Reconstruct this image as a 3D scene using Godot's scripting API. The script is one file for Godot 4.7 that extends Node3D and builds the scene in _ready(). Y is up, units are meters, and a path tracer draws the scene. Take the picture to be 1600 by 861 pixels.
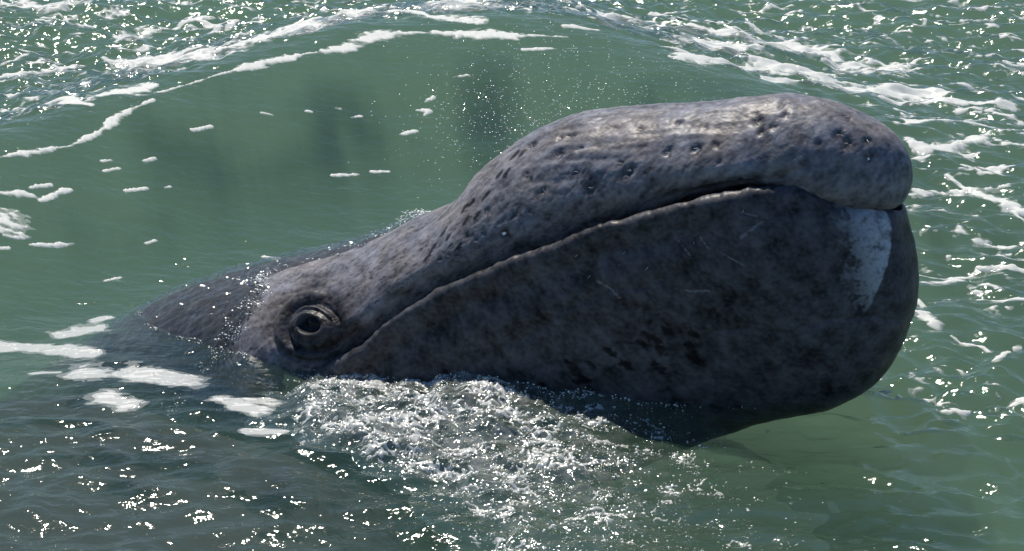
extends Node3D

# ---------------------------------------------------------------- small helpers
var rng := RandomNumberGenerator.new()
var n_fine := FastNoiseLite.new()
var n_soft := FastNoiseLite.new()
var n_chop := FastNoiseLite.new()
var n_ridge := FastNoiseLite.new()
var n_cell := FastNoiseLite.new()

func lin(r: float, g: float, b: float, a := 1.0) -> Color:
	var c := Color(r, g, b).linear_to_srgb()
	c.a = a
	return c

func tag(o: Node, label := "", category := "", group := "", kind := "") -> void:
	if label: o.set_meta("label", label)
	if category: o.set_meta("category", category)
	if group: o.set_meta("group", group)
	if kind: o.set_meta("kind", kind)

func put(called: String, mesh: Mesh, m: Material, parent: Node = self) -> MeshInstance3D:
	var o := MeshInstance3D.new()
	o.name = called
	o.mesh = mesh
	o.material_override = m
	parent.add_child(o, true)
	return o

# a smooth curve through knots (X rising), flat outside
class Curve1:
	var X: PackedFloat32Array
	var Y: PackedFloat32Array
	var M: PackedFloat32Array
	func _init(x: Array, y: Array) -> void:
		X = PackedFloat32Array(x)
		Y = PackedFloat32Array(y)
		var n := X.size()
		M.resize(n)
		for i in n:
			if i == 0: M[i] = (Y[1] - Y[0]) / (X[1] - X[0])
			elif i == n - 1: M[i] = (Y[i] - Y[i - 1]) / (X[i] - X[i - 1])
			else:
				var h0 := X[i] - X[i - 1]
				var h1 := X[i + 1] - X[i]
				M[i] = ((Y[i] - Y[i - 1]) / h0 * h1 + (Y[i + 1] - Y[i]) / h1 * h0) / (h0 + h1)
	func at(v: float) -> float:
		var n := X.size()
		if v <= X[0]: return Y[0]
		if v >= X[n - 1]: return Y[n - 1]
		var i := clampi(X.bsearch(v, false) - 1, 0, n - 2)
		var h := X[i + 1] - X[i]
		var t := (v - X[i]) / h
		var t2 := t * t
		var t3 := t2 * t
		return (2 * t3 - 3 * t2 + 1) * Y[i] + (t3 - 2 * t2 + t) * h * M[i] + (3 * t2 - 2 * t3) * Y[i + 1] + (t3 - t2) * h * M[i + 1]

func bump(t: float) -> float:
	return exp(-t * t)

func sgnpow(v: float, k: float) -> float:
	return signf(v) * pow(absf(v), k)

# a grid of rows x cols points -> smooth mesh
func grid_mesh(rows: int, cols: int, P: PackedVector3Array, C: PackedColorArray, UV: PackedVector2Array, flip := false, into: ArrayMesh = null, skip: PackedByteArray = PackedByteArray()) -> ArrayMesh:
	var N := PackedVector3Array()
	N.resize(rows * cols)
	for i in rows:
		var i0 := maxi(i - 1, 0) * cols
		var i1 := mini(i + 1, rows - 1) * cols
		for j in cols:
			var a := P[i1 + j] - P[i0 + j]
			var b := P[i * cols + mini(j + 1, cols - 1)] - P[i * cols + maxi(j - 1, 0)]
			var n := b.cross(a) if not flip else a.cross(b)
			N[i * cols + j] = n.normalized() if n.length_squared() > 1e-20 else Vector3.RIGHT
	var I := PackedInt32Array()
	I.resize((rows - 1) * (cols - 1) * 6)
	var k := 0
	for i in rows - 1:
		for j in cols - 1:
			if skip.size() and skip[i * cols + j]: continue
			var a := i * cols + j
			var c := a + cols
			if flip:
				I[k] = a; I[k + 1] = a + 1; I[k + 2] = c + 1
				I[k + 3] = a; I[k + 4] = c + 1; I[k + 5] = c
			else:
				I[k] = a; I[k + 1] = c + 1; I[k + 2] = a + 1
				I[k + 3] = a; I[k + 4] = c; I[k + 5] = c + 1
			k += 6
	I.resize(k)
	var A := []
	A.resize(Mesh.ARRAY_MAX)
	A[Mesh.ARRAY_VERTEX] = P
	A[Mesh.ARRAY_NORMAL] = N
	if C.size(): A[Mesh.ARRAY_COLOR] = C
	if UV.size(): A[Mesh.ARRAY_TEX_UV] = UV
	A[Mesh.ARRAY_INDEX] = I
	var m := into if into else ArrayMesh.new()
	m.add_surface_from_arrays(Mesh.PRIMITIVE_TRIANGLES, A)
	return m

func _ready() -> void:
	set_view()
	set_noise()
	build_water()
	build_whale()
	build_foam()
	build_splash()
	build_spray()

# ---------------------------------------------------------------- camera, sky, sun
func set_view() -> void:
	var cam := Camera3D.new()
	cam.name = "camera"
	cam.position = Vector3(0, 1.5, 4.3)
	cam.rotation_degrees = Vector3(-18.5, 0, 0)
	cam.fov = 14.0
	cam.near = 0.05
	cam.far = 2000.0
	add_child(cam)
	cam.current = true
	var sm := ProceduralSkyMaterial.new()
	sm.sky_top_color = Color(0.20, 0.35, 0.56)
	sm.sky_horizon_color = Color(0.58, 0.69, 0.77)
	sm.sky_curve = 0.22
	sm.ground_horizon_color = Color(0.45, 0.55, 0.58)
	sm.ground_bottom_color = Color(0.10, 0.18, 0.17)
	sm.sun_angle_max = 22.0
	var sky := Sky.new()
	sky.sky_material = sm
	var e := Environment.new()
	e.background_mode = Environment.BG_SKY
	e.sky = sky
	e.tonemap_mode = Environment.TONE_MAPPER_LINEAR
	e.tonemap_exposure = 1.3
	e.sdfgi_enabled = true
	e.ssao_enabled = true
	e.ssil_enabled = true
	e.volumetric_fog_enabled = true
	e.volumetric_fog_density = 0.0
	var we := WorldEnvironment.new()
	we.name = "environment"
	we.environment = e
	add_child(we)
	var sun := DirectionalLight3D.new()
	sun.name = "sun"
	sun.light_color = Color(1.0, 0.965, 0.91)
	sun.light_energy = 1.6
	sun.light_angular_distance = 0.5
	sun.shadow_enabled = true
	add_child(sun)
	var to_sun := Vector3(-0.20, 0.92, -0.51).normalized()
	sun.look_at_from_position(to_sun * 30.0, Vector3.ZERO, Vector3.UP)

func set_noise() -> void:
	rng.seed = 11
	for n: FastNoiseLite in [n_fine, n_soft, n_chop, n_ridge]:
		n.noise_type = FastNoiseLite.TYPE_SIMPLEX_SMOOTH
		n.frequency = 1.0
	n_fine.seed = 3
	n_fine.fractal_octaves = 4
	n_soft.seed = 8
	n_soft.fractal_octaves = 2
	n_chop.seed = 21
	n_chop.fractal_octaves = 3
	n_cell.noise_type = FastNoiseLite.TYPE_CELLULAR
	n_cell.cellular_return_type = FastNoiseLite.RETURN_DISTANCE2_SUB
	n_cell.frequency = 1.0
	n_cell.seed = 31
	n_ridge.seed = 5
	n_ridge.fractal_type = FastNoiseLite.FRACTAL_RIDGED
	n_ridge.fractal_octaves = 3

# ---------------------------------------------------------------- the sea
var crest_z := Curve1.new([-3.5, -1.6, -1.2, -0.9, -0.4, 0.1, 0.6, 1.2, 3.0], [0.3, -0.45, -0.78, -1.15, -1.62, -1.70, -1.45, -1.2, -0.9])
var crest_a := Curve1.new([-3.5, -1.6, -1.0, -0.4, 0.1, 0.5, 0.9, 1.5, 3.0], [0.05, 0.13, 0.17, 0.225, 0.225, 0.15, 0.07, 0.03, 0.02])

func swell(x: float, z: float) -> float:
	var d := z - crest_z.at(x)
	var a := crest_a.at(x)
	var h := a * (exp(-pow(absf(d) / 0.62, 1.5)) if d > 0 else bump(d / 0.85))
	h -= 0.30 * a * bump((d - 1.05) / 0.5)
	h += 0.045 * bump((d + 2.1) / 0.6)
	return h

func sea(x: float, z: float) -> float:
	var h := swell(x, z)
	var behind := smoothstep(0.12, -0.25, z - crest_z.at(x))
	var right := smoothstep(0.45, 0.95, x + 0.15 * z)
	var c := maxf(behind, right * 0.8)
	h -= 0.032 * bump((x + 0.28) / 0.26) * bump((z - 0.38) / 0.15)
	var away := absf(z - crest_z.at(x) - 0.45) / 0.55
	var face := bump(away * away) * (1.0 - right)
	h += (0.006 * (1.0 - 0.7 * face) + 0.020 * c) * n_chop.get_noise_2d(x * 2.2 + 0.6 * z, z * 4.2)
	h += (0.0012 * (1.0 - 0.6 * face) + 0.0075 * c) * n_chop.get_noise_2d(x * 9.0 + 40.0, z * 17.0 - x * 3.0)
	h += 0.006 * n_soft.get_noise_2d(x * 1.3 + 9.0, z * 3.2) + 0.010 * smoothstep(0.2, 0.7, z) * n_soft.get_noise_2d(x * 2.2 - 4.0, z * 3.6)
	var wake := bump((x - 0.80) / 0.30) * bump((z - 0.55) / 0.30)
	h += (0.0042 * (1.0 - 0.85 * face) + 0.0115 * c + 0.014 * wake + 0.007 * smoothstep(0.72, 0.95, z - 0.35 * x) * smoothstep(0.2, -0.1, x)) * n_soft.get_noise_2d(x * 6.5 + 2.0 * z, z * 11.0 - x * 2.0 + 20.0)
	h += 0.0045 * wake * n_soft.get_noise_2d(x * 15.0 + z * 8.0, z * 26.0)
	# calm, long ripples in front at the left
	var f := smoothstep(0.2, 0.6, z) * smoothstep(0.15, -0.2, x)
	var wx := x + 0.12 * n_soft.get_noise_2d(x * 1.7, z * 2.3)
	var wz := z + 0.05 * n_soft.get_noise_2d(x * 2.1 + 11.0, z * 3.0)
	h += f * (0.0036 * n_soft.get_noise_2d(wx * 2.6 + wz * 3.0, wz * 21.0 + wx * 3.0) + 0.0012 * n_soft.get_noise_2d(wx * 6.0, wz * 48.0 - wx * 8.0))
	# faint wind streaks on the face of the swell
	h += 0.0016 * face * n_soft.get_noise_2d(wx * 4.0, wz * 22.0 + wx * 5.0)
	return h

func spread(lo: float, hi: float, step: float, far: float) -> PackedFloat32Array:
	var out := PackedFloat32Array()
	var v := lo
	var tail := PackedFloat32Array()
	var s := step
	while v > -far:
		s *= 1.22
		v -= s
		tail.append(v)
	for i in tail.size(): out.append(tail[tail.size() - 1 - i])
	var n := int(ceil((hi - lo) / step))
	for i in n + 1: out.append(lerpf(lo, hi, float(i) / n))
	v = hi
	s = step
	while v < far:
		s *= 1.22
		v += s
		out.append(v)
	return out

func build_water() -> void:
	var xs := spread(-2.0, 2.0, 0.008, 400.0)
	var zs := spread(-3.9, 1.45, 0.011, 400.0)
	var rows := zs.size()
	var cols := xs.size()
	var P := PackedVector3Array()
	var UV := PackedVector2Array()
	P.resize(rows * cols)
	UV.resize(rows * cols)
	for i in rows:
		var z := zs[i]
		for j in cols:
			var x := xs[j]
			var k := i * cols + j
			var h := 0.0
			if absf(x) < 12.0 and absf(z) < 12.0: h = sea(x, z) * smoothstep(12.0, 6.0, maxf(absf(x), absf(z)))
			P[k] = Vector3(x, h, z)
			UV[k] = Vector2(x, z)
	var m := StandardMaterial3D.new()
	m.resource_name = "sea_water"
	m.transparency = BaseMaterial3D.TRANSPARENCY_ALPHA
	m.albedo_color = lin(0.05, 0.11, 0.065, 0.11)
	m.roughness = 0.055
	m.metallic_specular = 0.42
	var im := n_chop.get_seamless_image(8, 8)
	var rip := FastNoiseLite.new()
	rip.seed = 77
	rip.frequency = 0.02
	rip.fractal_octaves = 4
	im = rip.get_seamless_image(1024, 1024)
	m.heightmap_enabled = true
	m.heightmap_texture = ImageTexture.create_from_image(im)
	m.heightmap_scale = 0.30
	m.uv1_scale = Vector3(0.8, 1.5, 1)
	var w := put("sea_water", grid_mesh(rows, cols, P, PackedColorArray(), UV, true), m)
	tag(w, "green choppy sea with one smooth swell behind the whale", "", "", "structure")
	# the murky body of the sea under its surface
	var fog := FogVolume.new()
	fog.name = "sea_water_depth"
	fog.shape = RenderingServer.FOG_VOLUME_SHAPE_BOX
	fog.size = Vector3(14, 3.0, 14)
	fog.position = Vector3(0, -0.10 - 1.5, -1.0)
	var fm := FogMaterial.new()
	fm.albedo = lin(0.29, 0.50, 0.33)
	fm.density = 1.5
	fog.material = fm
	add_child(fog)
	tag(fog, "murky green water below the surface", "", "", "structure")

# ---------------------------------------------------------------- the whale
var hx := Vector3(0.79267465, 0.48480962, 0.36963026)
var hy := Vector3(-0.43938673, 0.87461971, -0.2048894)
var hz := Vector3(-0.42261826, 0.0, 0.90630779)
var h0 := Vector3(-0.36, -0.02, 0.05)
const TIP_U := 1.243
const TIP_L := 1.19

var c_top := Curve1.new([-1.3, -0.9, -0.461, -0.345, -0.22, -0.101, 0.0, 0.126, 0.198, 0.269, 0.402, 0.481, 0.549, 0.628, 0.723, 0.823, 0.917, 1.0, 1.091, 1.153, 1.249], [0.07, 0.14, 0.184, 0.187, 0.179, 0.161, 0.142, 0.122, 0.117, 0.121, 0.122, 0.155, 0.169, 0.176, 0.162, 0.132, 0.098, 0.072, 0.044, 0.021, -0.017])
var c_mouth := Curve1.new([-0.6, -0.3, -0.12, 0.064, 0.193, 0.326, 0.418, 0.504, 0.628, 0.735, 0.823, 0.919, 1.006, 1.062, 1.104, 1.13, 1.19], [-0.42, -0.24, -0.110, -0.057, -0.041, -0.012, -0.006, -0.008, -0.013, -0.018, -0.03, -0.046, -0.067, -0.091, -0.12, -0.16, -0.225])
var c_mid := Curve1.new([0.9, 1.0, 1.1, 1.249], [-0.008, -0.036, -0.11, -0.135])
var c_under := Curve1.new([-1.3, -0.3, 0.3, 0.8, 1.0, 1.08, 1.15, 1.2, 1.24], [0.5, 0.3, 0.12, 0.08, 0.05, 0.052, 0.09, 0.125, 0.135])
var c_neck := Curve1.new([-0.1, 0.03, 0.06, 0.136, 0.2, 0.231, 0.252, 0.265, 0.30], [0.28, 0.17, 0.01, -0.01, -0.026, -0.061, -0.10, -0.16, -0.30])
var c_wu := Curve1.new([-1.3, -0.8, -0.45, -0.2, 0.0, 0.15, 0.35, 0.6, 0.85, 1.05, 1.15, 1.21], [0.34, 0.36, 0.34, 0.30, 0.262, 0.232, 0.194, 0.170, 0.152, 0.134, 0.118, 0.100])
var c_wl := Curve1.new([-0.5, -0.2, 0.0, 0.15, 0.35, 0.6, 0.85, 1.0, 1.1], [0.29, 0.30, 0.284, 0.262, 0.231, 0.207, 0.190, 0.172, 0.150])
var c_chin := Curve1.new([-1.0, -0.5, -0.1, 0.2, 0.45, 0.65, 0.807, 0.923, 1.007, 1.094, 1.15, 1.172, 1.19], [-0.62, -0.56, -0.52, -0.50, -0.492, -0.487, -0.492, -0.508, -0.498, -0.437, -0.365, -0.31, -0.225])
var c_bulge := Curve1.new([-0.5, 0.2, 0.6, 0.9, 1.1, 1.19], [0.04, 0.02, 0.018, 0.018, 0.010, 0.0])

const PITS := [Vector3(0.737, 0.046, 0.153), Vector3(0.815, 0.045, 0.142), Vector3(0.718, 0.081, 0.137), Vector3(0.64, 0.031, 0.165), Vector3(0.617, 0.112, 0.127), Vector3(0.687, 0.121, 0.11), Vector3(0.73, 0.114, 0.108), Vector3(0.71, 0.143, 0.075), Vector3(0.625, 0.157, 0.073), Vector3(0.544, 0.036, 0.173), Vector3(0.648, 0.076, 0.148), Vector3(0.892, 0.045, 0.125), Vector3(0.943, 0.031, 0.122), Vector3(0.803, 0.062, 0.134), Vector3(1.076, 0.009, 0.087), Vector3(1.051, 0.028, 0.079), Vector3(1.047, 0.04, 0.064), Vector3(1.171, -0.051, 0.07), Vector3(1.179, -0.07, 0.072), Vector3(1.208, -0.083, 0.05), Vector3(1.2, -0.11, 0.066), Vector3(1.186, -0.032, 0.03), Vector3(0.524, 0.084, 0.152), Vector3(0.424, 0.04, 0.182), Vector3(0.842, 0.101, 0.081), Vector3(0.912, 0.082, 0.072)]
const LIP_PITS := [Vector3(0.995, -0.097, 0.171), Vector3(0.748, -0.097, 0.205), Vector3(0.687, -0.094, 0.209), Vector3(0.767, -0.08, 0.203), Vector3(0.795, -0.121, 0.203), Vector3(0.627, -0.1, 0.212), Vector3(0.894, -0.113, 0.193), Vector3(0.681, -0.051, 0.206)]
const FLECKS := [Vector3(0.555, 0.133, 0.105), Vector3(0.571, 0.13, 0.109), Vector3(0.524, 0.109, 0.131), Vector3(0.486, 0.108, 0.128), Vector3(0.47, 0.105, 0.129), Vector3(0.501, 0.085, 0.151), Vector3(0.474, 0.084, 0.152), Vector3(0.431, 0.07, 0.161), Vector3(0.416, 0.082, 0.145), Vector3(0.393, 0.065, 0.163), Vector3(0.381, 0.054, 0.174), Vector3(0.451, 0.048, 0.176), Vector3(0.586, 0.152, 0.08), Vector3(0.606, 0.151, 0.083)]
const SPOTS := [Vector3(0.77, -0.244, 0.202), Vector3(0.748, -0.249, 0.203), Vector3(0.716, -0.247, 0.205), Vector3(0.741, -0.266, 0.202), Vector3(0.735, -0.238, 0.205), Vector3(0.814, -0.262, 0.197), Vector3(0.789, -0.306, 0.193), Vector3(0.795, -0.283, 0.196), Vector3(0.656, -0.24, 0.208), Vector3(0.649, -0.229, 0.21), Vector3(0.665, -0.267, 0.205), Vector3(0.57, -0.234, 0.214), Vector3(0.605, -0.246, 0.211), Vector3(0.561, -0.263, 0.212), Vector3(0.576, -0.261, 0.211), Vector3(0.507, -0.26, 0.215), Vector3(0.5, -0.248, 0.216), Vector3(0.719, -0.297, 0.199), Vector3(0.564, -0.125, 0.217), Vector3(0.491, -0.269, 0.215)]
const SCRATCHES := [Vector3(0.694, -0.109, 0.003), Vector3(0.707, -0.124, 0.003), Vector3(0.707, -0.124, 0.003), Vector3(0.719, -0.151, 0.002), Vector3(0.84, -0.186, 0.0022), Vector3(0.878, -0.202, 0.0022), Vector3(0.972, -0.138, 0.004), Vector3(1.015, -0.128, 0.002), Vector3(0.904, -0.108, 0.0015), Vector3(0.911, -0.133, 0.0015), Vector3(0.99, -0.10, 0.0015), Vector3(1.01, -0.115, 0.0015), Vector3(0.86, -0.09, 0.0012), Vector3(0.875, -0.13, 0.0012), Vector3(0.93, -0.15, 0.0012), Vector3(0.955, -0.185, 0.0012)]
const EYE := Vector3(0.112, 0.021, 0.219)

func head(s: float, y: float, z: float) -> Vector3:
	return hx * s + hy * y + hz * z

func cap(s: float, from: float, tip: float, k: float) -> float:
	var t := clampf((s - from) / (tip - from), 0.0, 1.0)
	return sqrt(maxf(1.0 - pow(t, k), 0.0))

func near_in_row(list: Array, s: float, reach: float) -> Array:
	var out := []
	for v: Vector3 in list:
		if absf(v.x - s) < reach: out.append(v)
	return out

func build_whale() -> void:
	var whale := Node3D.new()
	whale.name = "gray_whale"
	whale.position = h0
	add_child(whale)
	tag(whale, "dark grey whale calf lifting its mottled head out of the green sea", "whale")
	var skin := StandardMaterial3D.new()
	skin.resource_name = "whale_skin"
	skin.vertex_color_use_as_albedo = true
	skin.roughness = 0.42
	skin.metallic_specular = 0.26
	var body := ArrayMesh.new()
	upper_head(body)
	lower_jaw(body)
	put("body", body, skin, whale)
	whale_parts(whale)

func stations(lo: float, from: float, tip: float, n: int, m: int) -> PackedFloat32Array:
	var out := PackedFloat32Array()
	for i in n: out.append(lerpf(lo, from, float(i) / n))
	for i in m + 1: out.append(from + (tip - from) * sin(PI / 2 * i / m))
	return out

var film_cols := 0
var snout_cols := 0
var snout_p := PackedVector3Array()
var film_p := PackedVector3Array()
var film_skip := PackedByteArray()
var film_edge: Array[Vector3] = []

var shore: Array[Vector3] = []

# points where skin and sea meet
func touch(v: Vector3) -> void:
	if absf(v.y) > 0.05: return
	var d := v.y - sea(v.x, v.z)
	if d > -0.003 and d < 0.006: shore.append(v)

func upper_head(body: ArrayMesh) -> void:
	var ss := PackedFloat32Array()
	for i in 60: ss.append(lerpf(-1.3, -0.5, i / 60.0))
	ss.append_array(stations(-0.5, 1.02, TIP_U, 640, 110))
	var small_pits := []
	for i in 44: small_pits.append(Vector3(rng.randf_range(0.36, 1.2), rng.randf_range(-0.04, 0.16) - 0.1 * rng.randf(), 0.0))
	var ts := PackedFloat32Array()
	for i in 70: ts.append(lerpf(-PI, -0.35, i / 70.0))
	for i in 321: ts.append(lerpf(-0.35, PI, i / 320.0))
	var rows := ss.size()
	var cols := ts.size()
	film_cols = 0
	for th in ts:
		if th > -1.6 and th < 2.0: film_cols += 1
		if th > 0.05 and th < 1.0: snout_cols += 1
	var P := PackedVector3Array()
	var C := PackedColorArray()
	P.resize(rows * cols)
	C.resize(rows * cols)
	for i in rows:
		var s := ss[i]
		var k := cap(s, 1.02, TIP_U, 2.6)
		var ym := c_mouth.at(s)
		var yc := ym + 0.035 if s < 0.9 else c_mid.at(s)
		var at := (c_top.at(s) - yc) * k
		var ab := c_under.at(s) * k
		var w := c_wu.at(s) * k
		var pits := near_in_row(PITS, s, 0.035)
		var tri := smoothstep(-0.05, 0.2, s) * (1.0 - smoothstep(0.98, 1.16, s))
		var small := near_in_row(small_pits, s, 0.02)
		var flecks := near_in_row(FLECKS, s, 0.03)
		for j in cols:
			var th := ts[j]
			var ct := cos(th)
			var st := sin(th)
			var a := at if ct > 0 else ab
			var y := yc + (a * pow(ct, 0.95 + 0.35 * tri) if ct > 0.0 else a * sgnpow(ct, 0.95))
			var z := w * sgnpow(st, 0.9 + 0.1 * tri) * (1.0 - 0.07 * smoothstep(0.050, -0.005, y - ym) * smoothstep(1.17, 1.08, s) * smoothstep(0.0, 0.2, s))
			var n := Vector3(0, ct / maxf(a, 0.01), st / maxf(w, 0.01)).normalized()
			var p := Vector3(s, y, z)
			var d := 0.0
			# skin: streaks that run along the head, soft lumps
			var q := Vector3(s * 20.0 + y * 14.0, y * 52.0 - s * 22.0, z * 46.0)
			var streak := n_fine.get_noise_3dv(q)
			var soft := n_soft.get_noise_3dv(p * 13.0)
			var grain := n_fine.get_noise_3dv(p * 95.0)
			d += 0.0010 * streak + 0.0019 * soft + 0.0004 * grain
			d += 0.004 * n_soft.get_noise_3d(s * 11.0 + y * 30.0, y * 12.0, z * 20.0 + 3.0) * smoothstep(0.55, 0.75, s) * smoothstep(0.03, 0.08, y + 0.12 * (s - 0.8))
			var patch := n_fine.get_noise_3d(s * 16.0 + y * 10.0, y * 26.0 - s * 9.0, z * 24.0 + 4.0)
			var tone := 0.142 + 0.10 * streak + 0.05 * soft + 0.06 * grain + 0.045 * patch
			var warm := clampf(0.5 + 1.6 * n_fine.get_noise_3dv(p * 9.0 + Vector3(5, 0, 0)), 0.0, 1.0)
			for v: Vector3 in pits:
				var e := p - v
				var size := 0.45 + 0.5 * fposmod(v.x * 77.3 + v.y * 131.0, 1.0)
				var r2 := (e.length_squared() - 0.5 * pow(e.x * 0.9 + e.y * 0.4, 2.0)) / (size * size) + 0.00004 * grain
				if r2 < 0.0009:
					d -= 0.0055 * size * exp(-r2 / 0.00011)
					tone = lerpf(tone * (1.0 - 0.75 * exp(-r2 / 0.00009)), 0.3, exp(-r2 / 0.000005))
			for v: Vector3 in small:
				var e2 := p - v
				var r3 := e2.y * e2.y + e2.x * e2.x
				if r3 < 0.0003 and z > 0.0:
					d -= 0.0028 * exp(-r3 / 0.00003)
					tone *= 1.0 - 0.6 * exp(-r3 / 0.000025)
			for v: Vector3 in flecks:
				var e := p - v
				var l := (e.x * 0.9 + e.y * 0.45) / 0.011
				var c := (e.y * 0.9 - e.x * 0.45) / 0.0035
				var f := l * l + c * c
				if f < 6.0: tone *= 1.0 - 0.8 * smoothstep(1.6, 0.5, f + 0.8 * grain)
			# small dark flecks over the forehead and cheek
			var fl := n_fine.get_noise_3d(s * 60.0 - y * 35.0, y * 110.0 + s * 40.0, z * 90.0)
			tone *= 1.0 - 0.6 * smoothstep(0.30, 0.44, fl) * smoothstep(0.95, 0.35, s)
			# the upper lip's fold
			var lip := y - (-0.012 - 0.065 * smoothstep(0.75, 1.13, s) )
			if z > 0.0: d -= 0.004 * bump(lip / 0.006) * smoothstep(0.8, 0.95, s) * smoothstep(1.16, 1.08, s)
			# eye
			if z > 0.0:
				var ex := s - EYE.x
				var ey := y - EYE.y
				var up := ey + 0.33 * ex
				var er := sqrt(ex * ex + up * up * 1.8)
				if er < 0.14:
					var rear := smoothstep(0.03, -0.03, ex - 0.2 * ey)
					var under := smoothstep(0.03, -0.03, ey + 0.3 * ex)
					var wob := er + 0.002 * n_soft.get_noise_3dv(p * 30.0)
					d += 0.014 * sqrt(maxf(0.0, 1.0 - pow(wob / 0.054, 2.0)))
					d -= 0.006 * bump((wob - 0.056) / 0.006) * (0.5 + 0.5 * maxf(under, rear))
					d += 0.006 * bump((wob - 0.074) / 0.010) * (0.15 + 0.85 * rear)
					d -= 0.004 * bump((wob - 0.090) / 0.006) * rear
					d += 0.0016 * n_soft.get_noise_3d(er * 210.0, atan2(ey, ex) * 2.2, 0.0) * smoothstep(0.085, 0.05, er) * smoothstep(0.020, 0.030, er)
					tone = lerpf(tone, 0.034 + 0.04 * streak + 0.03 * grain, smoothstep(0.13, 0.06, er + 0.02 * soft))
					var sx := (ex + 0.002) / 0.0225
					var sy := (up - 0.004) / 0.0125
					var sl := sx * sx + sy * sy
					d -= 0.011 * smoothstep(1.35, 0.75, sl)
					tone *= 1.0 - 0.8 * smoothstep(1.2, 0.7, sl)
					d -= 0.002 * bump((sqrt(sl) - 2.0) / 0.25)
					d += 0.0024 * bump((sqrt(sl) - 1.4) / 0.25)
					d += 0.003 * bump((sqrt(sl) - 2.3) / 0.25) * smoothstep(-0.004, 0.006, up)
			# neck: where the wet back begins
			var neck := s - c_neck.at(z)
			var wet := smoothstep(0.01, -0.02, neck)
			tone = lerpf(tone, 0.040 + 0.035 * streak, wet)
			p += n * d
			P[i * cols + j] = head(p.x, p.y, p.z)
			touch(P[i * cols + j] + h0)
			if s > 1.06 and s < 1.205 and th > 0.05 and th < 1.0:
				var wob := n_soft.get_noise_3dv(p * 60.0)
				snout_p.append(h0 + head(p.x, p.y, p.z) + (hy * n.y + hz * n.z) * (-0.0012 + 0.004 * smoothstep(-0.05, 0.35, wob)))
			if s > -0.62 and s < 0.34 and th > -1.6 and th < 2.0:
				var run := n_soft.get_noise_3d(s * 16.0 - y * 10.0, y * 34.0, z * 34.0) + 0.30 * n_soft.get_noise_3d(s * 50.0, y * 60.0, z * 60.0)
				film_p.append(h0 + head(p.x, p.y, p.z) + (hy * n.y + hz * n.z) * (0.010 * smoothstep(0.012, -0.03, neck) - 0.002 + 0.0085 * run * smoothstep(0.01, -0.03, neck)))
				film_skip.append(0 if neck < 0.012 else 1)
				if absf(neck + 0.006) < 0.014 and st > -0.4: film_edge.append(film_p[film_p.size() - 1])
			tone = maxf(tone, 0.012)
			C[i * cols + j] = Color(tone * (0.91 + 0.10 * warm), tone * (0.95 + 0.01 * warm), tone * (1.13 - 0.12 * warm))
	grid_mesh(rows, cols, P, C, PackedVector2Array(), false, body)

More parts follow.
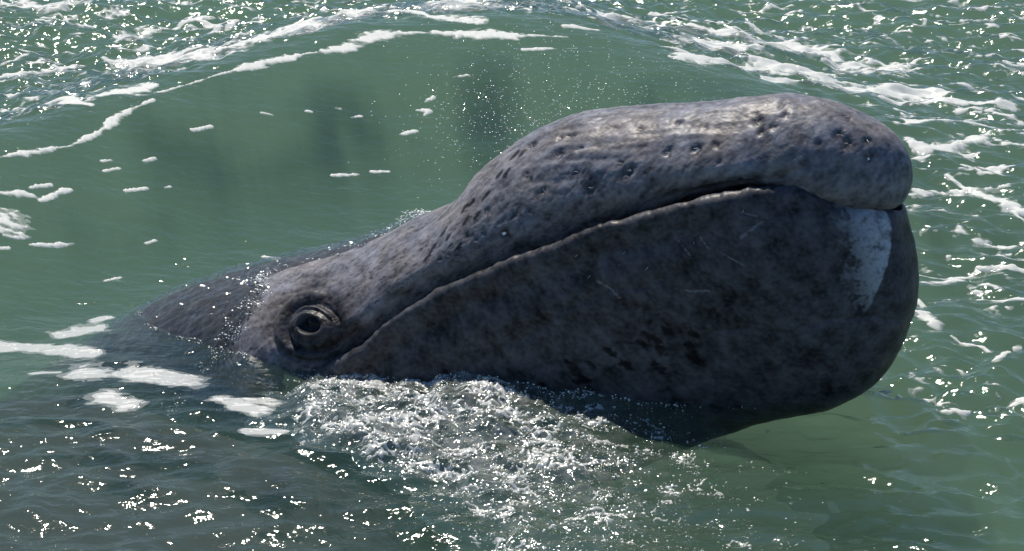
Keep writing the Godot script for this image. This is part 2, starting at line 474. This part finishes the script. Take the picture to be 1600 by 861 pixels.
func lower_jaw(body: ArrayMesh) -> void:
	var ss := stations(-0.9, 0.9, TIP_L, 560, 170)
	var ts := PackedFloat32Array()
	for i in 30: ts.append(-1.0 + i / 30.0)
	for i in 221: ts.append(i / 220.0)
	for side in [1.0, -1.0]:
		var tt := ts
		if side < 0:
			tt = PackedFloat32Array()
			for i in range(0, ts.size(), 3): tt.append(ts[i])
			if tt[tt.size() - 1] < 1.0: tt.append(1.0)
		var rows := ss.size()
		var cols := tt.size()
		var P := PackedVector3Array()
		var C := PackedColorArray()
		P.resize(rows * cols)
		C.resize(rows * cols)
		for i in rows:
			var s := ss[i]
			var k := cap(s, 0.9, TIP_L, 2.5)
			var ym := c_mouth.at(s)
			var zw := c_wl.at(s) * k
			var yb := c_chin.at(s)
			var bul := c_bulge.at(s)
			var rb := minf(0.018 * (1.0 + 0.45 * n_soft.get_noise_1d(s * 9.0 + 40.0)), 0.3 * zw)
			var pits := near_in_row(LIP_PITS, s, 0.03)
			var spots := near_in_row(SPOTS, s, 0.03)
			var cuts := []
			for v in range(0, SCRATCHES.size(), 2):
				if s > SCRATCHES[v].x - 0.01 and s < SCRATCHES[v + 1].x + 0.01: cuts.append(v)
			for j in cols:
				var t := tt[j]
				var y: float
				var z: float
				var n: Vector3
				if t < 0.0:
					var g := -t * 2.6
					y = ym - rb + rb * sin(minf(g, 2.2)) - maxf(g - 2.2, 0.0) * minf(0.1, 0.5 * zw)
					z = zw - rb + rb * cos(minf(g, 2.2)) - maxf(g - 2.2, 0.0) * minf(0.1, 0.9 * zw)
					n = Vector3(0, sin(g), cos(g))
				else:
					var f := t * PI / 2
					y = ym - rb - (ym - rb - yb) * pow(sin(f), 1.15)
					z = zw * pow(maxf(cos(f), 0.0), 0.75) + bul * sin(2 * f)
					n = Vector3(0, -sin(f) * 0.9, maxf(cos(f), 0.05)).normalized()
				n.x = smoothstep(0.95, TIP_L, s)
				n = n.normalized()
				var below := ym - y
				var p := Vector3(s, y, z)
				var streak := n_fine.get_noise_3d(s * 22.0 - y * 16.0, y * 20.0 + s * 22.0, z * 16.0)
				var soft := n_soft.get_noise_3dv(p * 11.0 + Vector3(3, 3, 3))
				var grain := n_fine.get_noise_3dv(p * 95.0)
				var d := 0.0012 * streak + 0.003 * soft + 0.0004 * grain
				# wrinkles that run down from the lip
				var wr := n_soft.get_noise_3d(s * 62.0 - y * 18.0, y * 6.0, 1.0)
				d += 0.0034 * wr * smoothstep(0.14, 0.03, below) * smoothstep(0.005, 0.03, below) * smoothstep(0.9, 0.6, s)
				d -= 0.011 * bump((below - 0.055) / 0.028) * smoothstep(1.05, 0.8, s)
				d -= 0.0035 * bump((below - 0.135 - 0.03 * n_soft.get_noise_1d(s * 4.0) + 0.06 * (s - 0.5)) / 0.007) * smoothstep(0.2, 0.4, s) * smoothstep(1.0, 0.8, s)
				d -= 0.003 * bump((below - 0.21 - 0.03 * n_soft.get_noise_1d(s * 5.0 + 20.0) - 0.10 * (s - 0.5)) / 0.006) * smoothstep(0.4, 0.6, s)
				d += (0.004 * n_soft.get_noise_1d(s * 12.0) + 0.002 * n_fine.get_noise_1d(s * 45.0)) * bump(below / 0.02)
				var blot := n_fine.get_noise_3dv(p * 6.5 + Vector3(9, 2, 4))
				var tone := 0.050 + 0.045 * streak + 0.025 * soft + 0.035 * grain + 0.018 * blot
				var white := 0.0
				for v: Vector3 in pits:
					var r2 := (p - v).length_squared() if side > 0 else 1.0
					if r2 < 0.0009:
						d -= 0.003 * exp(-r2 / 0.00005)
						tone *= 1.0 - 0.5 * exp(-r2 / 0.00004)
				if side > 0:
					for v: Vector3 in spots:
						var e := p - v
						var big := 0.55 + 0.9 * fposmod(v.x * 91.7 + v.y * 57.3, 1.0)
						var l := (e.x * 0.45 - e.y * 0.89) / (0.012 * big)
						var c := (e.y * 0.45 + e.x * 0.89) / (0.0065 * big)
						tone *= 1.0 - 0.75 * smoothstep(1.6, 0.5, l * l + c * c + 1.4 * grain)
					for v: int in cuts:
						var a2: Vector3 = SCRATCHES[v]
						var b2: Vector3 = SCRATCHES[v + 1]
						var pa2 := Vector2(p.x - a2.x, p.y - a2.y)
						var ab2 := Vector2(b2.x - a2.x, b2.y - a2.y)
						var u := clampf(pa2.dot(ab2) / ab2.length_squared(), 0.0, 1.0)
						var off := (pa2 - ab2 * u).length() / lerpf(a2.z, b2.z, u)
						if off < 2.5:
							tone = lerpf(tone, 0.26, 0.6 * smoothstep(1.5, 0.3, off + 1.8 * absf(grain)))
							d -= 0.0012 * bump(off)
					# pale patch at the very front of the lip
					var turn := atan2(p.z, p.x - 1.05)
					var low := (-0.2 - p.y) / 0.145
					if low > -0.3 and low < 1.5 and p.x > 1.05:
						var mottle := n_fine.get_noise_3dv(p * 38.0) + 0.6 * n_fine.get_noise_3dv(p * 120.0)
						var pl := smoothstep(-0.015, 0.03, turn - (0.30 + 0.78 * maxf(low, 0.0) * low) + 0.02 * mottle) * smoothstep(0.22, -0.22, turn - 0.86 - 0.30 * low + 0.4 * mottle) * smoothstep(1.15, 0.9, low)
						white = pl * (0.72 + 0.7 * mottle)
				p += n * d
				P[i * cols + j] = head(p.x, p.y, p.z * side)
				if side > 0: touch(P[i * cols + j] + h0)
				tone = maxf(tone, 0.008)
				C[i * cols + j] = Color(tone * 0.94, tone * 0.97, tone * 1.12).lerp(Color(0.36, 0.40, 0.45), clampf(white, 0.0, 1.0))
		grid_mesh(rows, cols, P, C, PackedVector2Array(), side > 0, body)

func whale_parts(whale: Node3D) -> void:
	var dark := StandardMaterial3D.new()
	dark.resource_name = "eye_gloss"
	dark.albedo_color = lin(0.006, 0.005, 0.005)
	dark.roughness = 0.06
	dark.metallic_specular = 0.28
	var ball := SphereMesh.new()
	ball.radius = 0.027
	ball.height = 0.054
	var eye := put("eye", ball, dark, whale)
	eye.position = head(EYE.x, EYE.y + 0.004, EYE.z - 0.018)
	# bristles in the pits
	var hair := StandardMaterial3D.new()
	hair.resource_name = "bristle"
	hair.albedo_color = lin(0.5, 0.48, 0.44)
	hair.roughness = 0.4
	var tube := CylinderMesh.new()
	tube.top_radius = 0.0003
	tube.bottom_radius = 0.0006
	tube.height = 0.008
	tube.radial_segments = 6
	tube.rings = 1
	for v: Vector3 in PITS + LIP_PITS:
		var b := put("bristle", tube, hair, whale)
		var out := (hz * v.z + hy * (v.y + 0.04) + hx * rng.randf_range(-0.15, 0.15)).normalized()
		var side := out.cross(Vector3.UP).normalized()
		b.transform = Transform3D(Basis(side, out, side.cross(out)), head(v.x, v.y, v.z) + out * 0.001)
	# guessed submerged body, added and made broad to darken the water above it
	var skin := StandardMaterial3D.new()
	skin.resource_name = "added_body_dark"
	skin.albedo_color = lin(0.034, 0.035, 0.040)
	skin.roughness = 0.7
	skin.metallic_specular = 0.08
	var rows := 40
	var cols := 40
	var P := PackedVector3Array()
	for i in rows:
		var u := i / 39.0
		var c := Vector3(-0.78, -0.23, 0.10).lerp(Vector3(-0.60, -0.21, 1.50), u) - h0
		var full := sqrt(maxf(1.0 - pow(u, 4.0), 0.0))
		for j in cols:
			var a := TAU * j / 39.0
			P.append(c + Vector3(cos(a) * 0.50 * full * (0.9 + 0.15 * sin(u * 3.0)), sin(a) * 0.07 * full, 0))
	put("added_dark_body", grid_mesh(rows, cols, P, PackedColorArray(), PackedVector2Array()), skin, whale)

# ---------------------------------------------------------------- foam that drifts on the sea
const FOAM := [
	[0.045, Vector2(-1.61, -2.85), Vector2(-1.53, -2.77), Vector2(-1.45, -2.73)],
	[0.012, Vector2(-1.42, -2.63), Vector2(-1.35, -2.55), Vector2(-1.31, -2.53)],
	[0.019, Vector2(-1.19, -2.39), Vector2(-1.15, -2.45), Vector2(-1.12, -2.51)],
	[0.022, Vector2(-1.15, -2.21), Vector2(-1.1, -2.25), Vector2(-1.04, -2.29)],
	[0.021, Vector2(-1.46, -1.91), Vector2(-1.37, -1.95), Vector2(-1.26, -1.99)],
	[0.066, Vector2(-1.18, -2.08), Vector2(-1.07, -2.03), Vector2(-0.91, -1.74), Vector2(-0.77, -1.52), Vector2(-0.68, -1.61), Vector2(-0.59, -1.86), Vector2(-0.59, -2.54), Vector2(-0.45, -1.9)],
	[0.025, Vector2(-1.03, -1.04), Vector2(-0.97, -1.09), Vector2(-0.9, -1.14)],
	[0.02, Vector2(-1.16, -1.14), Vector2(-1.1, -1.05), Vector2(-1.02, -0.98)],
	[0.008, Vector2(-0.88, -1.09), Vector2(-0.78, -1.19), Vector2(-0.72, -1.26), Vector2(-0.6, -1.36), Vector2(-0.53, -1.42)],
	[0.013, Vector2(-0.53, -1.42), Vector2(-0.45, -1.46), Vector2(-0.4, -1.52), Vector2(-0.34, -1.57), Vector2(-0.21, -1.59), Vector2(0, -1.59), Vector2(0.15, -1.59)],
	[0.027, Vector2(-0.36, -1.89), Vector2(-0.28, -1.79), Vector2(-0.22, -1.72), Vector2(-0.09, -1.68)],
	[0.014, Vector2(-1.18, -0.63), Vector2(-1.09, -0.69), Vector2(-1.03, -0.75), Vector2(-0.98, -0.84)],
	[0.008, Vector2(-0.98, -0.84), Vector2(-0.94, -0.95), Vector2(-0.88, -1.04)],
	[0.006, Vector2(-1.14, -0.48), Vector2(-1.1, -0.49), Vector2(-1.07, -0.5)],
	[0.006, Vector2(-1.08, -0.53), Vector2(-1.04, -0.56)],
	[0.01, Vector2(-1.05, -0.49), Vector2(-1, -0.56)],
	[0.02, Vector2(-1.14, -0.39), Vector2(-1.1, -0.38), Vector2(-1.07, -0.37)],
	[0.006, Vector2(-1.1, -0.27), Vector2(-1.08, -0.28)],
	[0.006, Vector2(-1.04, -0.32), Vector2(-0.99, -0.34), Vector2(-0.96, -0.36)],
	[0.006, Vector2(-0.81, -0.42), Vector2(-0.79, -0.44)],
	[0.006, Vector2(-0.88, -0.62), Vector2(-0.84, -0.65)],
	[0.006, Vector2(-0.8, -0.67), Vector2(-0.79, -0.68)],
	[0.006, Vector2(-0.43, -0.88), Vector2(-0.37, -0.9)],
	[0.006, Vector2(-0.34, -0.92), Vector2(-0.3, -0.93)],
	[0.006, Vector2(-0.62, -1.08), Vector2(-0.59, -1.08)],
	[0.006, Vector2(-0.4, -1.14), Vector2(-0.38, -1.15)],
	[0.007, Vector2(-0.22, -1.25), Vector2(-0.2, -1.27)],
	[0.006, Vector2(-0.24, -1.21), Vector2(-0.21, -1.21), Vector2(-0.22, -1.19)],
	[0.007, Vector2(-0.27, -1.09), Vector2(-0.24, -1.11)],
	[0.006, Vector2(-0.15, -1.36), Vector2(-0.11, -1.37)],
	[0.006, Vector2(-0.51, -1.13), Vector2(-0.5, -1.13)],
	[0.006, Vector2(-0.44, -1.17), Vector2(-0.43, -1.17)],
	[0.045, Vector2(0.27, -1.97), Vector2(0.41, -2.49), Vector2(0.55, -2.47), Vector2(0.64, -2.36), Vector2(0.73, -2.28), Vector2(0.86, -2.24), Vector2(0.94, -2.05), Vector2(0.99, -2), Vector2(1.14, -2.08)],
	[0.11, Vector2(0.5, -2.02), Vector2(0.56, -1.88), Vector2(0.63, -2.07)],
	[0.024, Vector2(0.42, -1.63), Vector2(0.5, -1.59)],
	[0.037, Vector2(0.44, -1.51), Vector2(0.6, -1.6), Vector2(0.7, -1.71), Vector2(0.79, -1.69), Vector2(0.9, -1.6), Vector2(1.02, -1.61), Vector2(1.18, -1.63)],
	[0.021, Vector2(0.74, -2.59), Vector2(0.79, -2.52), Vector2(0.89, -2.37)],
	[0.02, Vector2(0.68, -1.52), Vector2(0.79, -1.55)],
	[0.019, Vector2(0.82, -1.85), Vector2(0.9, -1.83)],
	[0.012, Vector2(0.88, -2.77), Vector2(0.93, -2.83)],
	[0.021, Vector2(0.99, -1.49), Vector2(1.1, -1.54), Vector2(1.2, -1.53), Vector2(1.33, -1.5)],
	[0.017, Vector2(0.97, -1.19), Vector2(1.06, -1.27), Vector2(1.21, -1.32)],
	[0.018, Vector2(0.99, -1.12), Vector2(1.01, -1.02), Vector2(1.13, -1.09), Vector2(1.17, -1.15)],
	[0.018, Vector2(1.08, -0.91), Vector2(1.14, -0.89), Vector2(1.19, -0.95)],
	[0.015, Vector2(1.03, -0.83), Vector2(1.09, -0.74), Vector2(1.17, -0.61), Vector2(1.19, -0.57)],
	[0.008, Vector2(1.16, -0.55), Vector2(1.14, -0.61)],
	[0.01, Vector2(0.85, -0.23), Vector2(0.93, -0.24), Vector2(0.99, -0.27)],
	[0.008, Vector2(1, -0.28), Vector2(1.11, -0.25)],
	[0.015, Vector2(0.8, 0.06), Vector2(0.82, 0.08), Vector2(0.84, 0.13)],
	[0.008, Vector2(0.84, -0.18), Vector2(0.95, -0.19)],
	[0.008, Vector2(0.96, -0.08), Vector2(1.07, -0.06)],
	[0.006, Vector2(0.86, 0.18), Vector2(0.91, 0.22), Vector2(0.92, 0.25)],
	[0.009, Vector2(0.92, 0.3), Vector2(0.95, 0.27)],
	[0.007, Vector2(0.84, -0.1), Vector2(0.85, -0.07)],
	[0.11, Vector2(-0.16, -2), Vector2(-0.11, -2.82)],
	[0.008, Vector2(-0.55, -0.44), Vector2(-0.52, -0.44)],
	[0.006, Vector2(-0.87, -0.23), Vector2(-0.84, -0.26)],
	[0.013, Vector2(1.25, -1.8), Vector2(1.34, -1.73)],
	[0.012, Vector2(1.11, -2.79), Vector2(1.16, -2.75)],
	[0.013, Vector2(0.14, -1.66), Vector2(0.23, -1.67)],
	[0.013, Vector2(0.8, -2.83), Vector2(0.91, -2.88)],
	[0.007, Vector2(0.03, -1.51), Vector2(0.17, -1.53)],
	[0.016, Vector2(-0.92, -2.42), Vector2(-0.86, -2.56)],
	[0.013, Vector2(-1.05, -2.55), Vector2(-0.95, -2.65)],
	[0.011, Vector2(-1.46, -2.22), Vector2(-1.36, -2.2)],
	[0.011, Vector2(-1.49, -2.11), Vector2(-1.43, -2.15)],
	[0.006, Vector2(-0.77, -0.94), Vector2(-0.73, -0.97)],
	[0.006, Vector2(-0.94, -0.68), Vector2(-0.91, -0.71)],
	[0.006, Vector2(-0.86, -0.77), Vector2(-0.84, -0.79)],
	[0.006, Vector2(-0.95, -0.72), Vector2(-0.93, -0.74)],
	[0.007, Vector2(1.16, -1.27), Vector2(1.29, -1.26)],
	[0.015, Vector2(1.27, -1.41), Vector2(1.33, -1.36)],
]
const PADS := [
	[0.021, Vector2(-1.02, 0.15), Vector2(-0.92, 0.15), Vector2(-0.82, 0.21)],
	[0.025, Vector2(-0.89, 0.07), Vector2(-0.85, 0.04)],
	[0.012, Vector2(-0.85, -0.02), Vector2(-0.83, -0.04)],
	[0.011, Vector2(-0.90, 0.34), Vector2(-0.86, 0.34)],
	[0.03, Vector2(-0.81, 0.34), Vector2(-0.78, 0.35)],
	[0.031, Vector2(-0.72, 0.35), Vector2(-0.67, 0.38), Vector2(-0.61, 0.41)],
	[0.025, Vector2(-0.74, 0.49), Vector2(-0.70, 0.52)],
	[0.02, Vector2(-0.53, 0.50), Vector2(-0.50, 0.53), Vector2(-0.46, 0.56)],
	[0.019, Vector2(-0.47, 0.51), Vector2(-0.44, 0.52)],
	[0.012, Vector2(-0.46, 0.66), Vector2(-0.40, 0.66)],
]

var foam_x0 := -2.0
var foam_z0 := -3.4
var foam_dx := 0.004
var foam_dz := 0.0065
var foam_cols := 1000
var foam_rows := 780
var field := PackedFloat32Array()

func splat(a: Vector2, b: Vector2, w: float) -> void:
	var wx := w * 1.5
	var j0 := clampi(int((minf(a.x, b.x) - wx - foam_x0) / foam_dx), 0, foam_cols - 1)
	var j1 := clampi(int((maxf(a.x, b.x) + wx - foam_x0) / foam_dx), 0, foam_cols - 1)
	var i0 := clampi(int((minf(a.y, b.y) - wx - foam_z0) / foam_dz), 0, foam_rows - 1)
	var i1 := clampi(int((maxf(a.y, b.y) + wx - foam_z0) / foam_dz), 0, foam_rows - 1)
	var ab := b - a
	var l2 := maxf(ab.length_squared(), 1e-8)
	for i in range(i0, i1 + 1):
		for j in range(j0, j1 + 1):
			var p := Vector2(foam_x0 + j * foam_dx, foam_z0 + i * foam_dz) - a
			var t := clampf(p.dot(ab) / l2, 0.0, 1.0)
			var d := (p - ab * t).length() / w
			if d < 1.5:
				var k := i * foam_cols + j
				field[k] = maxf(field[k], 1.0 - d)

# the lines where the field crosses zero bound the foam; inside, it lies a few mm thick on the water
func foam_mesh(f: PackedFloat32Array, thick: float, on_splash := false) -> ArrayMesh:
	var st := SurfaceTool.new()
	st.begin(Mesh.PRIMITIVE_TRIANGLES)
	for i in foam_rows - 1:
		for j in foam_cols - 1:
			var k := i * foam_cols + j
			var v := [f[k], f[k + 1], f[k + 1 + foam_cols], f[k + foam_cols]]
			if v[0] <= 0 and v[1] <= 0 and v[2] <= 0 and v[3] <= 0: continue
			var c := [Vector2(j, i), Vector2(j + 1, i), Vector2(j + 1, i + 1), Vector2(j, i + 1)]
			var poly: Array[Vector3] = []
			for n in 4:
				var m := (n + 1) % 4
				if v[n] > 0: poly.append(Vector3(c[n].x, c[n].y, v[n]))
				if (v[n] > 0) != (v[m] > 0):
					var t: float = v[n] / (v[n] - v[m])
					poly.append(Vector3(lerpf(c[n].x, c[m].x, t), lerpf(c[n].y, c[m].y, t), 0.0))
			for n in range(1, poly.size() - 1):
				for q: Vector3 in [poly[0], poly[n], poly[n + 1]]:
					var x := foam_x0 + q.x * foam_dx
					var z := foam_z0 + q.y * foam_dz
					var base := splash_height(x, z, churn(x, z)) if on_splash else sea(x, z)
					st.add_vertex(Vector3(x, base - 0.001 + thick * smoothstep(0.0, 0.25, q.z) * (0.9 + 0.3 * n_fine.get_noise_2d(x * 70.0, z * 70.0)), z))
	st.index()
	st.generate_normals()
	return st.commit()

func foam_material() -> StandardMaterial3D:
	var m := StandardMaterial3D.new()
	m.resource_name = "foam"
	m.transparency = BaseMaterial3D.TRANSPARENCY_ALPHA
	m.albedo_color = lin(0.66, 0.68, 0.67, 0.66)
	m.roughness = 0.6
	return m

const PAD_LABELS := ["long white foam streak at the far left, level with the whale's eye", "small white foam wisp just behind the long streak at the far left", "tiny foam fleck close to the wet back, behind the small wisp", "thin tiny foam fleck left of the small rounded patch", "small rounded white foam patch left of the large oval one", "large oval white foam patch in front of the wet back", "oval foam patch floating alone in front of the rounded one", "bent elongated foam patch left of the churned froth", "small foam patch between the bent patch and the froth", "thin foam tongue touching the front left edge of the froth"]

func set_sheet(x0: float, z0: float, dx: float, dz: float, cols: int, rows: int) -> void:
	foam_x0 = x0
	foam_z0 = z0
	foam_dx = dx
	foam_dz = dz
	foam_cols = cols
	foam_rows = rows
	clear_field()

func clear_field() -> void:
	field.resize(foam_rows * foam_cols)
	field.fill(-1.0)

# small flecks where the sea is broken: behind the crest and off to the right
func scatter_flecks() -> void:
	for i in foam_rows:
		var z := foam_z0 + i * foam_dz
		for j in foam_cols:
			var x := foam_x0 + j * foam_dx
			var c := maxf(smoothstep(0.0, -0.2, z - crest_z.at(x)), smoothstep(0.55, 0.85, x) * smoothstep(0.5, -0.2, z))
			c = maxf(c, 0.98 * smoothstep(0.35, 0.8, bump((x - 0.84) / 0.22) * bump((z - 0.46) / 0.22)))
			if c < 0.02: continue
			var v := n_fine.get_noise_2d(x * 6.0 + 70.0, z * 12.0) + 0.6 * n_chop.get_noise_2d(x * 22.0, z * 40.0)
			var k := i * foam_cols + j
			field[k] = maxf(field[k], 1.6 * (v - 0.58) - 0.9 * (1.0 - c))

func ragged(amount: float, cut: float) -> void:
	for i in foam_rows:
		for j in foam_cols:
			var k := i * foam_cols + j
			if field[k] > -0.6:
				var x := j * foam_dx
				var z := i * foam_dz
				var wx := x + 0.02 * n_soft.get_noise_2d(x * 8.0, z * 8.0)
				var wz := z + 0.03 * n_soft.get_noise_2d(x * 8.0 + 30.0, z * 8.0)
				field[k] = field[k] - cut + amount * (0.9 * n_fine.get_noise_2d(x * 5.0, z * 13.0) + 0.55 * n_chop.get_noise_2d(x * 30.0, z * 60.0 + 7.0) - 0.55 * n_cell.get_noise_2d(wx * 13.0, wz * 22.0) - 0.1)

func build_foam() -> void:
	var m := foam_material()
	clear_field()
	for a: Array in FOAM:
		for n in range(1, a.size() - 1):
			var e0 := 0.55 if n == 1 else 1.0
			var e1 := 0.55 if n == a.size() - 2 else 1.0
			var steps := maxi(2, int((a[n + 1] - a[n]).length() / 0.03))
			for k in steps:
				var p0: Vector2 = a[n].lerp(a[n + 1], float(k) / steps)
				var p1: Vector2 = a[n].lerp(a[n + 1], (k + 1.0) / steps)
				var grow := clampf(0.85 + 1.3 * n_soft.get_noise_2d(p0.x * 5.0 + 3.0, p0.y * 5.0), 0.25, 1.25)
				splat(p0, p1, (a[0] * 1.25 + 0.003) * lerpf(e0, e1, float(k) / steps) * (grow if a.size() > 3 else 1.0) * (0.8 if a[1].x > 0.7 else 1.0))
	scatter_flecks()
	var raw := field.duplicate()
	ragged(1.3, 0.16)
	var thin := foam_material()
	thin.resource_name = "thin_foam"
	thin.albedo_color.a = 0.24
	var lace := put("sea_foam", foam_mesh(field, 0.0012), thin)
	tag(lace, "thin see-through foam fringing the white streaks on the swell", "foam", "", "stuff")
	field = raw
	ragged(1.4, 0.50)
	var o := put("sea_foam", foam_mesh(field, 0.0024), m)
	tag(o, "white foam drawn out in streaks over the swell", "foam", "", "stuff")
	for a: Array in PADS:
		clear_field()
		for n in range(1, a.size() - 1):
			splat(a[n], a[n + 1], a[0] * 1.25)
		var wide := field.duplicate()
		ragged(0.8, 0.34)
		var p := put("foam_patch", foam_mesh(field, 0.001), m)
		field = wide
		ragged(1.0, 0.08)
		put("thin_edge", foam_mesh(field, 0.0006), thin, p)
		tag(p, PAD_LABELS[PADS.find(a)], "foam", "foam patches drifting in front of the whale")

# ---------------------------------------------------------------- churned water along the jaw
var splash_edge := Curve1.new([0.40, 0.48, 0.62, 0.72, 0.80, 0.88, 1.0, 1.3], [-0.42, -0.47, -0.44, -0.36, -0.27, -0.19, -0.14, -0.08])

func churn(x: float, z: float) -> float:
	var n := n_soft.get_noise_2d(x * 9.0, z * 9.0)
	var a := smoothstep(0.0, 0.13, x + 0.02 - splash_edge.at(z) + 0.05 * n)
	var b := smoothstep(0.46, -0.08, x - 0.25 * (z - 0.7) + 0.08 * n)
	return a * b * smoothstep(0.28, 0.36, z) * (1.0 - 0.45 * smoothstep(0.78, 1.12, z))

func splash_height(x: float, z: float, c: float) -> float:
	var mound := 0.022 * (1.0 + 0.8 * n_soft.get_noise_1d(x * 9.0)) * bump((z - 0.50 - 0.25 * maxf(x + 0.1, 0.0)) / 0.16) * smoothstep(-0.5, -0.3, x) * smoothstep(0.25, -0.05, x)
	var h := sea(x, z) - 0.006 + c * (0.012 + mound)
	var w := Vector2(x + 0.02 * n_soft.get_noise_2d(x * 12.0, z * 12.0), z + 0.02 * n_soft.get_noise_2d(x * 12.0 + 30.0, z * 12.0))
	var calm := smoothstep(-0.35, 0.35, n_soft.get_noise_2d(x * 7.0 + 3.0, z * 8.0))
	h += c * (0.013 * n_soft.get_noise_2d(w.x * 8.0, w.y * 10.0) + 0.006 * n_ridge.get_noise_2d(w.x * 11.0, w.y * 15.0) + 0.0040 * calm * n_soft.get_noise_2d(w.x * 30.0 + w.y * 14.0, w.y * 52.0) + 0.0016 * calm * n_soft.get_noise_2d(w.x * 105.0, w.y * 115.0 + 5.0))
	return h

func build_splash() -> void:
	var m := StandardMaterial3D.new()
	m.resource_name = "churned_water"
	m.transparency = BaseMaterial3D.TRANSPARENCY_ALPHA
	m.albedo_color = Color(1, 1, 1, 0.20)
	m.vertex_color_use_as_albedo = true
	m.roughness = 0.06
	m.metallic_specular = 0.5
	var rows := 430
	var cols := 500
	var P := PackedVector3Array()
	var C := PackedColorArray()
	var skip := PackedByteArray()
	for i in rows:
		for j in cols:
			var x := lerpf(-0.58, 0.62, j / (cols - 1.0))
			var z := lerpf(0.28, 1.30, i / (rows - 1.0))
			var c := churn(x, z)
			P.append(Vector3(x, splash_height(x, z, c), z))
			var air := c * c * (0.45 + 1.1 * n_fine.get_noise_2d(x * 22.0, z * 26.0 + 9.0))
			C.append(Color(0.10, 0.16, 0.12).lerp(Color(0.72, 0.76, 0.72), clampf(air, 0.0, 1.0)))
			skip.append(1 if c < 0.02 else 0)
	var o := put("splash_froth", grid_mesh(rows, cols, P, C, PackedVector2Array(), true, null, skip), m)
	# lacy white froth that rides on it
	var lace := FastNoiseLite.new()
	lace.seed = 4
	lace.noise_type = FastNoiseLite.TYPE_SIMPLEX_SMOOTH
	lace.frequency = 1.0
	lace.fractal_type = FastNoiseLite.FRACTAL_RIDGED
	lace.fractal_octaves = 3
	var froth_m := foam_material()
	froth_m.resource_name = "froth"
	froth_m.albedo_color.a = 0.55
	froth_m.roughness = 0.25
	set_sheet(-0.58, 0.28, 0.0021, 0.0032, 580, 320)
	for i in foam_rows:
		for j in foam_cols:
			var x := foam_x0 + j * foam_dx
			var z := foam_z0 + i * foam_dz
			var c := churn(x, z)
			if c > 0.03:
				var wx := x + 0.012 * n_soft.get_noise_2d(x * 20.0, z * 20.0)
				var wz := z + 0.012 * n_soft.get_noise_2d(x * 20.0 + 50.0, z * 20.0)
				field[i * foam_cols + j] = lace.get_noise_2d(wx * 28.0 + wz * 14.0, wz * 46.0) + 0.75 * n_chop.get_noise_2d(x * 8.0, z * 10.0) - lerpf(1.05, 0.52, pow(c, 0.8))
	var froth := put("splash_foam", foam_mesh(field, 0.003, true), froth_m)
	tag(froth, "lacy white froth on the churned water along the lower jaw", "foam", "", "stuff")
	var fm := StandardMaterial3D.new()
	fm.resource_name = "running_water"
	fm.transparency = BaseMaterial3D.TRANSPARENCY_ALPHA
	fm.albedo_color = lin(0.05, 0.09, 0.06, 0.06)
	fm.roughness = 0.05
	fm.metallic_specular = 0.42
	var wet := put("water_sheet", grid_mesh(snout_p.size() / snout_cols, snout_cols, snout_p, PackedColorArray(), PackedVector2Array()), fm)
	tag(wet, "thin clear film of water on the tip of the snout", "water", "", "stuff")
	var film := put("water_sheet", grid_mesh(film_p.size() / film_cols, film_cols, film_p, PackedColorArray(), PackedVector2Array(), false, null, film_skip), fm)
	tag(film, "thin clear sheet of water running off the back of the whale", "water", "", "stuff")
	tag(o, "churned frothy water heaped along the lower jaw", "splash", "", "stuff")

# ---------------------------------------------------------------- drops and bubbles
func drops(called: String, list: Array, m: Material, label: String) -> void:
	var s := SphereMesh.new()
	s.radius = 1.0
	s.height = 2.0
	s.radial_segments = 8
	s.rings = 4
	var mm := MultiMesh.new()
	mm.transform_format = MultiMesh.TRANSFORM_3D
	mm.mesh = s
	mm.instance_count = list.size()
	for i in list.size():
		var v: Vector4 = list[i]
		var b := Basis.from_euler(Vector3(rng.randf() * 6, rng.randf() * 6, rng.randf() * 6)).scaled(Vector3(v.w * rng.randf_range(0.8, 1.5), v.w * rng.randf_range(0.6, 1.0), v.w * rng.randf_range(0.8, 1.3)))
		mm.set_instance_transform(i, Transform3D(b, Vector3(v.x, v.y, v.z)))
	var o := MultiMeshInstance3D.new()
	o.name = called
	o.multimesh = mm
	o.material_override = m
	add_child(o, true)
	tag(o, label, "spray", "", "stuff")

func build_spray() -> void:
	var m := StandardMaterial3D.new()
	m.resource_name = "white_drops"
	m.albedo_color = lin(0.78, 0.80, 0.78)
	m.roughness = 0.15
	var list := []
	for i in 30000:
		var x := rng.randf_range(-0.52, 0.55)
		var z := rng.randf_range(0.34, 1.25)
		var c := churn(x, z)
		if rng.randf() < c * (0.30 + 1.3 * n_fine.get_noise_2d(x * 20.0, z * 22.0)):
			list.append(Vector4(x, splash_height(x, z, c) + rng.randf_range(-0.001, 0.004), z, 0.0005 + 0.0014 * pow(rng.randf(), 3.0)))
	for v in film_edge:
		if rng.randf() < 2.4 * (0.42 + n_soft.get_noise_3dv(v * 20.0)): list.append(Vector4(v.x + 0.013 * rng.randfn(), v.y + 0.004 * rng.randf(), v.z + 0.006 * rng.randfn(), 0.0004 + 0.0018 * pow(rng.randf(), 4.0)))
	for v in shore:
		if rng.randf() < 0.9 * (0.06 + n_soft.get_noise_3dv(v * 14.0)): list.append(Vector4(v.x + 0.006 * rng.randfn(), sea(v.x, v.z) + 0.001, v.z + 0.004 + 0.008 * absf(rng.randfn()), 0.0004 + 0.0015 * pow(rng.randf(), 3.0)))
	drops("splash_drops", list, m, "white drops and bubbles tossed over froth and along the wet neck")
	list = []
	for i in 1500:
		var x := rng.randf_range(-0.15, 0.45) + 0.1 * rng.randfn()
		list.append(Vector4(x, 0.1 + 0.16 * absf(rng.randfn()), rng.randf_range(-1.1, -0.4), rng.randf_range(0.0006, 0.0016)))
	drops("spray_mist", list, m, "fine spray drifting behind the forehead of the whale")
